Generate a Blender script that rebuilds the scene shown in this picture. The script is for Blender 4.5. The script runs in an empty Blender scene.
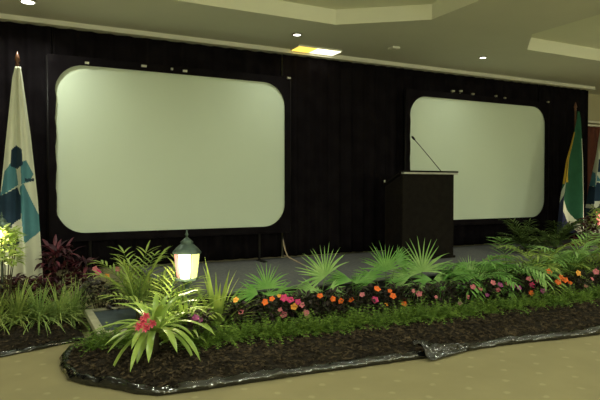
import bpy, bmesh, math, random
from mathutils import Vector, Matrix, noise
from mathutils.geometry import delaunay_2d_cdt
R = math.radians
rnd = random.Random(7)
sc = bpy.context.scene
col = sc.collection

# ------------------------------------------------------------------ camera
F = 560.0
cam_d = bpy.data.cameras.new('camera'); cam = bpy.data.objects.new('camera', cam_d); col.objects.link(cam)
cam.location = (0, -6.85, 1.35)
cam.rotation_euler = (R(90 - 1.33), 0, R(-26.9))
cam_d.sensor_width = 36; cam_d.lens = 36 * F / 600; cam_d.clip_start = .05
sc.camera = cam
CP = Vector(cam.location); CR = cam.rotation_euler.to_matrix()

def ray(px, py): return CR @ Vector(((px - 300) / F, (200 - py) / F, -1))
def at(px, py, Y):
    d = ray(px, py); return CP + d * ((Y - CP.y) / d.y)
def onz(px, py, z):
    d = ray(px, py); return CP + d * ((z - CP.z) / d.z)

# ------------------------------------------------------------------ materials
def mat(name, c1, c2=None, rough=.7, scale=8., spec=.3, bump=0., bscale=40., metal=0., emit=None, es=0., transl=0., detail=3.):
    m = bpy.data.materials.new(name); m.use_nodes = True
    nt = m.node_tree; b = nt.nodes['Principled BSDF']
    b.inputs['Roughness'].default_value = rough
    b.inputs['Specular IOR Level'].default_value = spec
    b.inputs['Metallic'].default_value = metal
    tc = nt.nodes.new('ShaderNodeTexCoord')
    if c2 is None: c2 = tuple(v * .85 for v in c1)
    n = nt.nodes.new('ShaderNodeTexNoise'); n.inputs['Scale'].default_value = scale; n.inputs['Detail'].default_value = detail
    nt.links.new(tc.outputs['Object'], n.inputs['Vector'])
    rp = nt.nodes.new('ShaderNodeValToRGB')
    rp.color_ramp.elements[0].position = .35; rp.color_ramp.elements[1].position = .65
    rp.color_ramp.elements[0].color = (*c2, 1); rp.color_ramp.elements[1].color = (*c1, 1)
    nt.links.new(n.outputs['Fac'], rp.inputs['Fac']); nt.links.new(rp.outputs['Color'], b.inputs['Base Color'])
    if bump:
        n2 = nt.nodes.new('ShaderNodeTexNoise'); n2.inputs['Scale'].default_value = bscale
        nt.links.new(tc.outputs['Object'], n2.inputs['Vector'])
        bp = nt.nodes.new('ShaderNodeBump'); bp.inputs['Strength'].default_value = bump; bp.inputs['Distance'].default_value = .02
        nt.links.new(n2.outputs['Fac'], bp.inputs['Height']); nt.links.new(bp.outputs['Normal'], b.inputs['Normal'])
    if emit:
        b.inputs['Emission Color'].default_value = (*emit, 1); b.inputs['Emission Strength'].default_value = es
    if transl:
        t = nt.nodes.new('ShaderNodeBsdfTranslucent'); nt.links.new(rp.outputs['Color'], t.inputs['Color'])
        mx = nt.nodes.new('ShaderNodeMixShader'); mx.inputs[0].default_value = transl
        out = nt.nodes['Material Output']
        nt.links.new(b.outputs[0], mx.inputs[1]); nt.links.new(t.outputs[0], mx.inputs[2]); nt.links.new(mx.outputs[0], out.inputs['Surface'])
    return m

M = {}
M['ceiling'] = mat('ceiling plaster', (.68, .67, .58), (.66, .65, .56), .9, 2)
M['cove'] = mat('tray plaster', (.78, .78, .64), (.76, .76, .62), .9, 2)
M['wall'] = mat('painted wall', (.50, .46, .30), (.48, .44, .29), .85, 3)
M['curtain'] = mat('black drape', (.0110, .0092, .0112), (.0070, .0056, .0070), 1.0, 5, .0)
M['frame'] = mat('black frame', (.009, .0075, .008), (.007, .006, .0065), .5, 5, .15)
M['screen'] = mat('projection cloth', (.635, .715, .60), (.625, .705, .59), .8, 1.5, .2)
M['stage'] = mat('grey stage carpet', (.165, .165, .175), (.125, .125, .135), .95, 30, .1, .2, 200)
M['chrome'] = mat('worn metal', (.7, .68, .6), (.5, .48, .42), .3, 9, .5, metal=.9)
M['pale_wood'] = mat('pale edging', (.52, .50, .37), (.42, .40, .28), .6, 12)
M['blue_grey'] = mat('blue grey panel', (.085, .11, .13), (.065, .085, .10), .6, 9)
M['lectern'] = mat('dark wood', (.012, .0095, .008), (.008, .006, .0055), .7, 14, .08)
M['lectern_edge'] = mat('pale edge strip', (.48, .46, .42), (.40, .39, .35), .4, 14)
M['black'] = mat('black plastic', (.012, .012, .012), (.010, .010, .010), .4, 8)
M['liner'] = mat('black plastic sheet', (.006, .006, .0065), (.004, .004, .0045), .13, 14, 1.0, .8, 14)
M['mulch'] = mat('bark mulch', (.032, .025, .018), (.011, .009, .007), .95, 28, .1, .8, 60)
M['chip'] = mat('bark chips', (.085, .064, .040), (.014, .011, .008), .95, 16, .1)
M['fan'] = mat('fan palm green', (.26, .50, .13), (.15, .36, .07), .42, 7, .35, transl=.25)
M['fan_pale'] = mat('fan palm pale green', (.44, .66, .24), (.27, .50, .14), .42, 7, .35, transl=.25)
M['petiole'] = mat('palm stalk', (.13, .24, .06), (.09, .16, .04), .6, 7)
M['areca'] = mat('yellow green palm', (.42, .53, .13), (.25, .36, .08), .5, 6, .3, transl=.25)
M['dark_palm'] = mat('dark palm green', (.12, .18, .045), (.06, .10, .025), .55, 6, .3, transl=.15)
M['brom'] = mat('bromeliad leaf', (.44, .58, .14), (.24, .38, .07), .28, 7, .5, transl=.15)
M['brom_pink'] = mat('bromeliad bract', (1.0, .24, .36), (.90, .16, .28), .5, 14, transl=.1)
M['spider'] = mat('grassy leaf', (.52, .62, .20), (.27, .38, .10), .5, 9, .3, transl=.2)
M['spider_dark'] = mat('grassy leaf deep', (.36, .48, .15), (.18, .29, .08), .5, 9, .3, transl=.2)
M['burg'] = mat('burgundy leaf', (.15, .030, .046), (.07, .014, .026), .55, 9, .3, transl=.15)
M['burg_dark'] = mat('dark burgundy leaf', (.055, .012, .022), (.025, .006, .011), .55, 9, .3, transl=.15)
M['imp'] = mat('dark bronze leaf', (.036, .028, .020), (.022, .009, .014), .45, 22, .35)
M['imp_green'] = mat('bronze green leaf', (.045, .055, .024), (.024, .020, .014), .45, 22, .35)
M['fern'] = mat('fern green', (.21, .33, .055), (.10, .175, .028), .6, 11, .2, transl=.2)
M['fern2'] = mat('fern deep green', (.17, .29, .05), (.08, .15, .025), .6, 11, .2, transl=.2)
M['stem'] = mat('plant stem', (.07, .06, .03), (.04, .035, .02), .7, 9)
M['dry'] = mat('dry stalk', (.34, .27, .20), (.18, .14, .10), .7, 20)
FL = {'orange': mat('orange petal', (.95, .20, .03), (.85, .13, .02), .5, 30, transl=.1),
      'yellow': mat('amber petal', (.85, .42, .06), (.80, .30, .05), .5, 30, transl=.1),
      'pink': mat('pink petal', (.70, .22, .27), (.58, .15, .20), .5, 30, transl=.1),
      'magenta': mat('magenta petal', (.80, .07, .24), (.66, .05, .20), .5, 30, transl=.1),
      'violet': mat('violet petal', (.50, .10, .36), (.40, .07, .28), .5, 30, transl=.1),
      'eye': mat('flower eye', (.60, .45, .10), (.5, .3, .08), .6, 30)}
M['flag_white'] = mat('white flag cloth', (.70, .72, .62), (.66, .68, .58), .85, 6)
M['flag_teal'] = mat('teal flag cloth', (.09, .25, .32), (.07, .21, .28), .85, 6)
M['flag_navy'] = mat('navy flag cloth', (.018, .045, .085), (.014, .036, .070), .85, 6)
M['flag_green'] = mat('green flag cloth', (.02, .10, .055), (.015, .08, .045), .85, 6)
M['flag_gold'] = mat('gold flag cloth', (.60, .36, .03), (.54, .32, .025), .85, 6)
M['flag_blue'] = mat('blue flag cloth', (.025, .03, .10), (.02, .025, .08), .85, 6)
M['flag_red'] = mat('red flag cloth', (.30, .05, .03), (.26, .04, .025), .85, 6)
M['flag_black'] = mat('black flag cloth', (.01, .01, .012), None, .85, 6)
M['pole'] = mat('varnished pole', (.16, .07, .035), (.11, .045, .025), .4, 14, .4)
M['maroon'] = mat('maroon drape', (.13, .040, .026), (.09, .028, .02), .9, 5)
M['lantern'] = mat('verdigris metal', (.10, .15, .12), (.06, .09, .075), .45, 18, .4, metal=.3)
M['glow'] = mat('lit lantern bulb', (1, .95, .75), None, .5, 5, emit=(1, .92, .62), es=30)
M['pane_clear'] = mat('lit clear glass', (1, .95, .7), None, .3, 5, emit=(1, .95, .70), es=9)
M['pane_pink'] = mat('lit pink glass', (.9, .3, .3), None, .3, 5, emit=(1, .22, .20), es=1.2)
M['pane_yellow'] = mat('lit yellow glass', (.9, .8, .1), None, .3, 5, emit=(.90, .88, .20), es=2.0)
M['pane_blue'] = mat('lit blue glass', (.5, .6, .9), None, .3, 5, emit=(.55, .68, 1), es=1.1)
M['lamp'] = mat('lit lamp lens', (1, 1, .95), None, .4, 5, emit=(1, .98, .88), es=7)
M['lamp_warm'] = mat('lit amber lens', (1, .8, .2), None, .4, 5, emit=(1, .66, .10), es=1.6)
M['lamp_white'] = mat('lit white lens', (1, 1, .85), None, .4, 5, emit=(1, .95, .68), es=2.2)
M['plate'] = mat('pale plate', (.80, .78, .68), (.76, .74, .64), .6, 9)

# beige carpet with a faint lattice of pale flecks
def carpet():
    m = bpy.data.materials.new('beige carpet'); m.use_nodes = True
    nt = m.node_tree; b = nt.nodes['Principled BSDF']; b.inputs['Roughness'].default_value = .95
    b.inputs['Specular IOR Level'].default_value = .1
    tc = nt.nodes.new('ShaderNodeTexCoord')
    mp = nt.nodes.new('ShaderNodeMapping'); mp.inputs['Rotation'].default_value = (0, 0, R(45)); mp.inputs['Scale'].default_value = (4.2, 4.2, 4.2)
    nt.links.new(tc.outputs['Object'], mp.inputs['Vector'])
    v = nt.nodes.new('ShaderNodeTexVoronoi'); v.inputs['Scale'].default_value = 1; v.inputs['Randomness'].default_value = .0
    v.voronoi_dimensions = '2D'
    nt.links.new(mp.outputs[0], v.inputs['Vector'])
    n = nt.nodes.new('ShaderNodeTexNoise'); n.inputs['Scale'].default_value = 30
    nt.links.new(tc.outputs['Object'], n.inputs['Vector'])
    ad = nt.nodes.new('ShaderNodeMath'); ad.operation = 'MULTIPLY_ADD'; ad.inputs[1].default_value = .16; 
    nt.links.new(n.outputs['Fac'], ad.inputs[0]); nt.links.new(v.outputs['Distance'], ad.inputs[2])
    r1 = nt.nodes.new('ShaderNodeValToRGB')
    r1.color_ramp.elements[0].position = .14; r1.color_ramp.elements[0].color = (.42, .37, .21, 1)
    r1.color_ramp.elements[1].position = .20; r1.color_ramp.elements[1].color = (.345, .302, .165, 1)
    nt.links.new(ad.outputs[0], r1.inputs['Fac'])
    n3 = nt.nodes.new('ShaderNodeTexNoise'); n3.inputs['Scale'].default_value = 3; n3.inputs['Detail'].default_value = 6
    nt.links.new(tc.outputs['Object'], n3.inputs['Vector'])
    mx = nt.nodes.new('ShaderNodeMix'); mx.data_type = 'RGBA'; mx.blend_type = 'MULTIPLY'; mx.inputs[0].default_value = .25
    nt.links.new(r1.outputs['Color'], mx.inputs[6]); nt.links.new(n3.outputs['Fac'], mx.inputs[7])
    nt.links.new(mx.outputs[2], b.inputs['Base Color'])
    return m
M['carpet'] = carpet()

# ------------------------------------------------------------------ mesh helpers
class MB:
    def __init__(s): s.v = []; s.f = []; s.m = []
    def add(s, vs, fs, mi=0):
        o = len(s.v); s.v += [tuple(x) for x in vs]
        s.f += [tuple(i + o for i in f) for f in fs]; s.m += [mi] * len(fs)
    def box(s, x0, x1, y0, y1, z0, z1, mi=0):
        s.add([(x0,y0,z0),(x1,y0,z0),(x1,y1,z0),(x0,y1,z0),(x0,y0,z1),(x1,y0,z1),(x1,y1,z1),(x0,y1,z1)],
              [(0,3,2,1),(4,5,6,7),(0,1,5,4),(1,2,6,5),(2,3,7,6),(3,0,4,7)], mi)
    def tube(s, pts, rad, n=8, mi=0):
        pts = [Vector(p) for p in pts]; rs = rad if isinstance(rad, (list, tuple)) else [rad] * len(pts)
        rings = []
        a = None
        for i, p in enumerate(pts):
            d = (pts[min(i+1, len(pts)-1)] - pts[max(i-1, 0)]).normalized()
            if a is None: a = d.orthogonal().normalized()
            a = (a - d * a.dot(d)).normalized(); b = d.cross(a)
            rings.append([p + (a * math.cos(2*math.pi*k/n) + b * math.sin(2*math.pi*k/n)) * rs[i] for k in range(n)])
        vs = [q for r in rings for q in r]; fs = []
        for i in range(len(pts) - 1):
            for k in range(n):
                fs.append((i*n+k, i*n+(k+1) % n, (i+1)*n+(k+1) % n, (i+1)*n+k))
        fs.append(tuple(range(n-1, -1, -1))); fs.append(tuple((len(pts)-1)*n+k for k in range(n)))
        s.add(vs, fs, mi)
    def lathe(s, prof, n=16, c=(0, 0, 0), mi=0):
        vs = []; fs = []
        for r, z in prof:
            for k in range(n): vs.append((c[0] + r*math.cos(2*math.pi*k/n), c[1] + r*math.sin(2*math.pi*k/n), c[2] + z))
        for i in range(len(prof)-1):
            for k in range(n): fs.append((i*n+k, i*n+(k+1) % n, (i+1)*n+(k+1) % n, (i+1)*n+k))
        fs.append(tuple(range(n-1, -1, -1))); fs.append(tuple((len(prof)-1)*n+k for k in range(n)))
        s.add(vs, fs, mi)
    def ribbon(s, p, d, side, L, w, droop=.0, n=5, fold=.15, prof='lance', mi=0, up=-1):
        """a leaf blade: starts at p along d, bends towards the ground as it goes"""
        p = Vector(p); d = Vector(d).normalized(); side = Vector(side)
        side = (side - d * side.dot(d)).normalized()
        vs = []; fs = []
        for i in range(n + 1):
            t = i / n
            if prof == 'lance': ww = w * (math.sin(math.pi * (.12 + .88 * t) ** .85) if t < 1 else .02)
            elif prof == 'strap': ww = w * (1 - .25 * t) * (1 if t < .75 else max(.03, 1 - ((t - .75) / .25) ** 1.6))
            elif prof == 'grass': ww = w * max(.04, (1 - t) ** .7)
            elif prof == 'finger': ww = w * max(.06, min(1, .25 + 2.2*t) * min(1, 1.55*(1-t)**.8))
            else: ww = w * max(.05, math.sin(math.pi * min(.97, .08 + .9 * t)))
            nrm = side.cross(d)
            vs += [p - side * ww * .5, p - nrm * ww * fold, p + side * ww * .5]
            p = p + d * (L / n)
            d = (d + Vector((0, 0, up)) * (droop / n)).normalized()
            side = (side - d * side.dot(d)).normalized()
        for i in range(n):
            a = i * 3; fs += [(a, a+1, a+4, a+3), (a+1, a+2, a+5, a+4)]
        s.add(vs, fs, mi)
    def obj(s, name, mats, parent=None, loc=None, smooth=False):
        me = bpy.data.meshes.new(name); me.from_pydata(s.v, [], s.f)
        if not isinstance(mats, (list, tuple)): mats = [mats]
        for m in mats: me.materials.append(m)
        me.polygons.foreach_set('material_index', s.m)
        if smooth: me.polygons.foreach_set('use_smooth', [True] * len(s.f))
        me.update()
        o = bpy.data.objects.new(name, me); col.objects.link(o)
        if parent: o.parent = parent
        if loc is not None: o.location = loc
        return o

def tag(o, label, cat, group=None, kind=None):
    o['label'] = label; o['category'] = cat
    if group: o['group'] = group
    if kind: o['kind'] = kind
    return o
def thing(name, label, cat, loc, group=None, rz=0):
    o = bpy.data.objects.new(name, None); col.objects.link(o); o.location = loc; o.rotation_euler.z = rz
    o.empty_display_size = .1
    return tag(o, label, cat, group)
def struct(o): o['kind'] = 'structure'; return o
def bevel(o, w=.006, seg=2):
    b = o.modifiers.new('bevel', 'BEVEL'); b.width = w; b.segments = seg; b.limit_method = 'ANGLE'; return o
def solid(o, t):
    b = o.modifiers.new('solidify', 'SOLIDIFY'); b.thickness = t; b.offset = 0; return o

# ------------------------------------------------------------------ setting
CZ = 3.2
X0, X1, Y0, Y1 = -4.5, 12.5, -10.5, .2
b = MB(); b.box(X0, X1, Y0, Y1, -.1, 0); struct(b.obj('floor', M['carpet']))
b = MB(); b.box(X0, 9.62, Y1, Y1 + .12, 0, CZ + .3); struct(b.obj('wall_back', M['wall']))
b = MB(); b.box(9.62, X1, Y1 + .3, Y1 + .42, 0, CZ + .3); b.box(9.60, 9.64, Y1, Y1 + .3, 0, CZ + .3); struct(b.obj('wall_alcove', M['wall']))
b = MB(); b.box(X0 - .12, X0, Y0, Y1 + .12, 0, CZ + .3); struct(b.obj('wall_left', M['wall']))
b = MB(); b.box(X1, X1 + .12, Y0, Y1 + .42, 0, CZ + .3); struct(b.obj('wall_right', M['wall']))
b = MB(); b.box(X0, X1, Y0 - .12, Y0, 0, CZ + .3); struct(b.obj('wall_front', M['wall']))
# ceiling with two cut-corner trays
def octo(x0, x1, y0, y1, cx, cy):
    return [(x0+cx, y1), (x1-cx, y1), (x1, y1-cy), (x1, y0+cy), (x1-cx, y0), (x0+cx, y0), (x0, y0+cy), (x0, y1-cy)]
trays = [octo(-1.6, 4.12, -8.6, -1.30, .85, .65), octo(5.6, 11.2, -8.6, -1.47, .56, .56)]
outer = [(X0, Y0), (X1, Y0), (X1, Y1 + .42), (X0, Y1 + .42)]
bm = bmesh.new()
def loop(bm, pts, z):
    vs = [bm.verts.new((x, y, z)) for x, y in pts]
    return vs, [bm.edges.new((vs[i], vs[(i+1) % len(vs)])) for i in range(len(vs))]
es = []
for pts in [outer] + trays: es += loop(bm, pts, CZ)[1]
bmesh.ops.triangle_fill(bm, use_beauty=True, use_dissolve=False, edges=es, normal=(0, 0, -1))
me = bpy.data.meshes.new('ceiling'); bm.to_mesh(me); bm.free(); me.materials.append(M['ceiling'])
o = bpy.data.objects.new('ceiling', me); col.objects.link(o); struct(o)
for k, pts in enumerate(trays):
    b = MB(); n = len(pts)
    b.add([(x, y, CZ) for x, y in pts] + [(x, y, CZ + .17) for x, y in pts],
          [(i, (i+1) % n, n + (i+1) % n, n + i) for i in range(n)] + [tuple(range(n, 2*n))])
    struct(b.obj('trim_%d' % (k + 1), M['cove']))
b = MB(); b.box(X0, 9.56, -.055, Y1, 3.145, CZ - .001)
struct(b.obj('trim_3', M['ceiling']))

# ------------------------------------------------------------------ drapes
def drape(name, label, x0, x1, z0, z1, y, pleat, amp, m, cat='curtain', group=None, seed=0):
    r = random.Random(seed); b = MB(); nx = int((x1 - x0) / .02); nz = 14
    vs = []; ph = [r.uniform(0, 6) for _ in range(6)]
    for j in range(nz + 1):
        t = j / nz; z = z1 + (z0 - z1) * t
        for i in range(nx + 1):
            x = x0 + (x1 - x0) * i / nx
            f = math.sin(2*math.pi*x/pleat + .9*math.sin(x*2.1+ph[0]) + ph[1] + .3*t*math.sin(x*5+ph[2]))
            f = f + .35 * math.sin(4*math.pi*x/pleat + ph[3])
            vs.append((x, y + amp * (.55 + .45*t) * f, z))
    b.add(vs, [(j*(nx+1)+i, j*(nx+1)+i+1, (j+1)*(nx+1)+i+1, (j+1)*(nx+1)+i) for j in range(nz) for i in range(nx)])
    o = b.obj(name, m, smooth=True); solid(o, .006)
    return tag(o, label, cat, group)
G = 'black stage backdrop drapes'
drape('backdrop_drape', 'pleated black floor-length drape behind the white flag, left of the left screen', X0 + .05, .38, .03, 3.14, .04, .19, .028, M['curtain'], group=G, seed=1)
drape('backdrop_drape', 'pleated black drape hanging behind and below the left projection screen', .385, 3.22, .405, 3.14, .05, .21, .026, M['curtain'], group=G, seed=2)
drape('backdrop_drape', 'wide pleated black drape hanging between the two projection screens', 3.225, 5.25, .405, 3.14, .04, .20, .028, M['curtain'], group=G, seed=3)
drape('backdrop_drape', 'pleated black drape hanging behind and below the right projection screen', 5.255, 8.2, .405, 3.14, .05, .21, .026, M['curtain'], group=G, seed=4)
drape('backdrop_drape', 'narrow pleated black drape at the right end, behind the green and gold flag', 8.205, 9.5, .405, 3.14, .04, .17, .028, M['curtain'], group=G, seed=5)

# ------------------------------------------------------------------ stage and step
SZ = .38
st = thing('stage', 'long low stage covered in grey carpet, below the black drapes', 'stage', (5.35, -1, 0))
def P(o, b, name, m, smooth=False, under=None):          # mesh given in world coordinates, parented to thing o
    inv = Matrix.Translation(o.location) @ Matrix.Rotation(o.rotation_euler.z, 4, 'Z')
    inv = inv.inverted(); b.v = [tuple(inv @ Vector(v)) for v in b.v]
    return b.obj(name, m, under or o, smooth=smooth)
b = MB(); b.box(1.3, 9.55, -1.95, .12, SZ - .03, SZ); bevel(P(st, b, 'deck', M['stage']), .008)
b = MB(); b.box(1.33, 9.52, -1.93, .10, 0, SZ - .03); P(st, b, 'skirt', M['black'])
bx = thing('step_box', 'low box with pale wooden edging and a blue-grey top, between the two plant beds', 'step', (.92, -1.6, 0))
b = MB(); b.box(.60, 1.26, -2.10, -1.14, 0, .14); P(bx, b, 'base', M['black'])
b = MB(); b.box(.645, 1.215, -2.06, -1.16, .14, .152); P(bx, b, 'top_panel', M['blue_grey'])
for (x0, x1, y0, y1) in ((.575, .645, -2.13, -1.12), (1.215, 1.285, -2.13, -1.12), (.645, 1.215, -1.16, -1.12), (.645, 1.215, -2.13, -2.06)):
    b = MB(); b.box(x0, x1, y0, y1, .12, .17); bevel(P(bx, b, 'edging', M['pale_wood']), .004)

# ------------------------------------------------------------------ projection screens
def rrect(x0, x1, z0, z1, r, n=10, wave=0):
    pts = []
    for cx, cz, a0 in ((x1-r, z0+r, -90), (x1-r, z1-r, 0), (x0+r, z1-r, 90), (x0+r, z0+r, 180)):
        for k in range(n + 1):
            a = R(a0 + 90 * k / n); pts.append((cx + r*math.cos(a), cz + r*math.sin(a)))
    # subdivide the straight edges so they can ripple
    out = []
    for i, p in enumerate(pts):
        q = pts[(i+1) % len(pts)]; out.append(p)
        L = math.hypot(q[0]-p[0], q[1]-p[1])
        if L > .3:
            m = int(L / .05)
            for j in range(1, m): out.append((p[0] + (q[0]-p[0])*j/m, p[1] + (q[1]-p[1])*j/m))
    res = []
    for x, z in out:
        if wave and x < x0 + .02: x += wave * (math.sin(z * 17) + .4 * math.sin(z * 41))
        res.append((x, z))
    return res
def screen(x0, x1, z0, z1, label, rad, wave, hooks):
    cx = (x0 + x1) / 2
    t = thing('projection_screen', label, 'screen', (cx, -.07, SZ), 'projection screens')
    b = MB(); nx, nz = 12, 8
    b.box(x0 - .03, x1 + .03, -.075, -.070, z0 - .03, z1 + .03)
    P(t, b, 'screen_cloth', M['screen'])
    m = .075
    inner = rrect(x0, x1, z0, z1, rad, 10, wave)
    bm = bmesh.new(); es = []
    es += loop(bm, inner, 0)[1]
    es += loop(bm, [(x0-m, z0-m*1.2), (x1+m, z0-m*1.2), (x1+m, z1+m*1.2), (x0-m, z1+m*1.2)], 0)[1]
    bmesh.ops.triangle_fill(bm, use_beauty=True, edges=es, normal=(0, 0, 1))
    bmesh.ops.rotate(bm, cent=(0, 0, 0), matrix=Matrix.Rotation(R(90), 3, 'X'), verts=bm.verts)
    bmesh.ops.translate(bm, verts=bm.verts, vec=(-cx, -.03, -SZ))
    me = bpy.data.meshes.new('surround'); bm.to_mesh(me); bm.free(); me.materials.append(M['curtain'])
    o = bpy.data.objects.new('surround', me); col.objects.link(o); o.parent = t; solid(o, .02)
    b = MB()
    for (p, q) in (((x0-m, z0-m), (x0-m, z1+m)), ((x1+m, z0-m), (x1+m, z1+m)), ((x0-m, z1+m), (x1+m, z1+m)), ((x0-m, z0-m), (x1+m, z0-m))):
        b.tube([(p[0], -.09, p[1]), (q[0], -.09, q[1])], .018, 8)
    P(t, b, 'frame', M['frame'], True)
    for x in (x0 + .35, x1 - .35):
        b = MB(); b.tube([(x, -.05, SZ), (x, -.05, z0 - m)], .018, 8); b.box(x-.03, x+.03, -.25, .0, SZ, SZ + .012); P(t, b, 'leg', M['frame'])
    for px, py, wd in hooks:
        q = at(px, py, -.125); b = MB()
        b.box(q.x - wd, q.x + wd, -.135, -.108, q.z - .012, q.z + .012); b.tube([(q.x, -.112, q.z), (q.x, -.10, z1 + m)], .002, 6)
        o = P(t, b, 'clip', M['chrome'])
    return t
screen(.40, 3.20, .83, 2.72, 'left large white projection screen with rounded corners in a black surround', .30, .0055,
       [(87, 63, .022), (144, 66, .03), (172, 69, .012), (185, 71, .026), (289, 78, .024)])
screen(5.27, 8.19, .834, 2.725, 'right large white projection screen with rounded corners, behind the lectern', .30, .004,
       [(453, 91, .030), (461, 91, .024), (473, 94, .024), (496, 96, .02), (505, 98, .02), (548, 102, .024)])

# ------------------------------------------------------------------ lectern and microphone
lx0, lx1, ly0, ly1 = 4.49, 5.36, -.95, -.56
le = thing('lectern', 'tall dark wooden lectern with a sloping top, on the stage before the right screen', 'lectern', ((lx0+lx1)/2, -.75, SZ))
zt, zb = 1.555, 1.40
b = MB(); b.box(lx0, lx1, ly0, ly0 + .02, SZ + .03, zt - .03); bevel(P(le, b, 'front_panel', M['lectern']), .003)
for x in (lx0, lx1 - .02):
    b = MB(); y0, y1 = ly0 + .021, ly1
    b.add([(x, y0, SZ + .03), (x + .02, y0, SZ + .03), (x + .02, y1, SZ + .03), (x, y1, SZ + .03), (x, y0, zt - .04), (x + .02, y0, zt - .04), (x + .02, y1, zb - .04), (x, y1, zb - .04)],
          [(0,3,2,1),(4,5,6,7),(0,1,5,4),(1,2,6,5),(2,3,7,6),(3,0,4,7)]); P(le, b, 'side_panel', M['lectern'])
b = MB(); b.box(lx0 - .02, lx1 + .02, ly0 - .02, ly1 + .01, SZ, SZ + .03); bevel(P(le, b, 'plinth', M['lectern']), .004)
b = MB(); x, X = lx0 - .015, lx1 + .05; y0, y1 = ly0 + .045, ly1 - .0
s = (zb - zt) / (y1 - y0)
b.add([(x, y0, zt - .032), (X, y0, zt - .032), (X, y1, zb - .032), (x, y1, zb - .032), (x, y0, zt), (X, y0, zt), (X, y1, zb), (x, y1, zb)],
      [(0,3,2,1),(4,5,6,7),(0,1,5,4),(1,2,6,5),(2,3,7,6),(3,0,4,7)]); bevel(P(le, b, 'reading_board', M['lectern']), .003)
b = MB(); b.box(lx0 - .02, lx1 + .055, ly0 - .03, ly0 + .044, zt - .01, zt + .012); led = bevel(P(le, b, 'top_ledge', M['lectern']), .003)
b = MB(); b.box(lx0, lx1 + .045, ly0 - .028, ly0 + .03, zt - .034, zt - .0105); o = P(le, b, 'edge_strip', M['lectern_edge'], under=led); o['label'] = 'pale strip under the front of the top'
b = MB(); b.box(lx0 - .02, lx1 + .05, ly1 + .0, ly1 + .015, zb - .03, zb + .02); bst = P(le, b, 'book_stop', M['lectern'])
b = MB(); b.lathe([(.012, 0), (.012, .03), (.004, .035)], 10, (lx0 - .005, ly1 + .0, zb + .012)); o = P(le, b, 'corner_cap', M['chrome'], under=bst); o['label'] = 'small bright metal cap'
mb_ = at(444, 168, -.80); mb_.z = zt - .055
tip = at(414.5, 139.5, -.72)
mi = thing('microphone', 'thin black gooseneck microphone leaning up from the lectern top', 'microphone', mb_)
b = MB(); b.lathe([(.028, -.006), (.028, .008), (.014, .014), (.010, .03)], 14, mb_); P(mi, b, 'base', M['black'], True)
g0 = mb_ + Vector((0, 0, .02)); pts = [g0 + (tip - g0) * t + Vector((0, 0, .004 * math.sin(math.pi * t))) for t in [i / 8 for i in range(9)]]
b = MB(); b.tube(pts, .0055, 8); P(mi, b, 'gooseneck', M['black'], True)
dd = (tip - g0).normalized(); b = MB(); b.tube([tip - dd*.01, tip + dd*.01, tip + dd*.045, tip + dd*.06], [.008, .015, .016, .008], 10); P(mi, b, 'microphone_head', M['black'], True)

# ------------------------------------------------------------------ flags
def inpoly(x, y, poly):
    c = False; n = len(poly); j = n - 1
    for i in range(n):
        xi, yi = poly[i]; xj, yj = poly[j]
        if (yi > y) != (yj > y) and x < (xj-xi)*(y-yi)/(yj-yi)+xi: c = not c
        j = i
    return c
def flag(label, base, rows, mats, paint, folds, height=2.16, ztop=2.52, group=None, seed=0, zb0=0.0):
    """rows: (v, left, right) in metres about the pole; paint(u, v) gives a material index"""
    t = thing('flag', label, 'flag', base, group)
    b = MB(); b.tube([(0, 0, .02), (0, 0, ztop + .03)], .014, 10); po = b.obj('pole', M['pole'], t, smooth=True)
    b = MB(); b.lathe([(.012, 0), (.022, .012), (.012, .03), (.026, .055), (.018, .09), (.002, .14)], 10, (0, 0, ztop + .02)); b.obj('finial', M['pole'], po, smooth=True)
    b = MB(); b.lathe([(.17, 0), (.17, .02), (.06, .045), (.03, .09), (.022, .12)], 20); b.obj('base', M['pole'], t, smooth=True)
    b = MB(); nu, nv = 100, 200; vs = []
    def ext(v):
        for i in range(len(rows)-1):
            if rows[i][0] <= v <= rows[i+1][0]:
                k = (v - rows[i][0]) / (rows[i+1][0] - rows[i][0])
                return rows[i][1] + (rows[i+1][1]-rows[i][1])*k, rows[i][2] + (rows[i+1][2]-rows[i][2])*k
        return rows[-1][1:]
    r = random.Random(seed); p0 = r.uniform(0, 6)
    for j in range(nv + 1):
        v = j / nv; l, rr = ext(v)
        for i in range(nu + 1):
            u = i / nu
            a = (rr - l) * .16
            y = -.03 + -a * (math.sin(u * folds * 2*math.pi + p0 + v*.9) + .4 * math.sin(u * folds * 4.4 * math.pi + p0 * 2 - v)) - .02
            vs.append((l + (rr-l)*u, y, ztop - height*v - .03 * v * math.sin(u*math.pi*2+p0)))
    o0 = len(b.v); b.v += vs
    for j in range(nv):
        for i in range(nu):
            b.f.append((j*(nu+1)+i, j*(nu+1)+i+1, (j+1)*(nu+1)+i+1, (j+1)*(nu+1)+i)); b.m.append(paint((i+.5)/nu, (j+.5)/nv))
    o = b.obj('cloth', mats, t, smooth=True); solid(o, .003)
    return t
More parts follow.
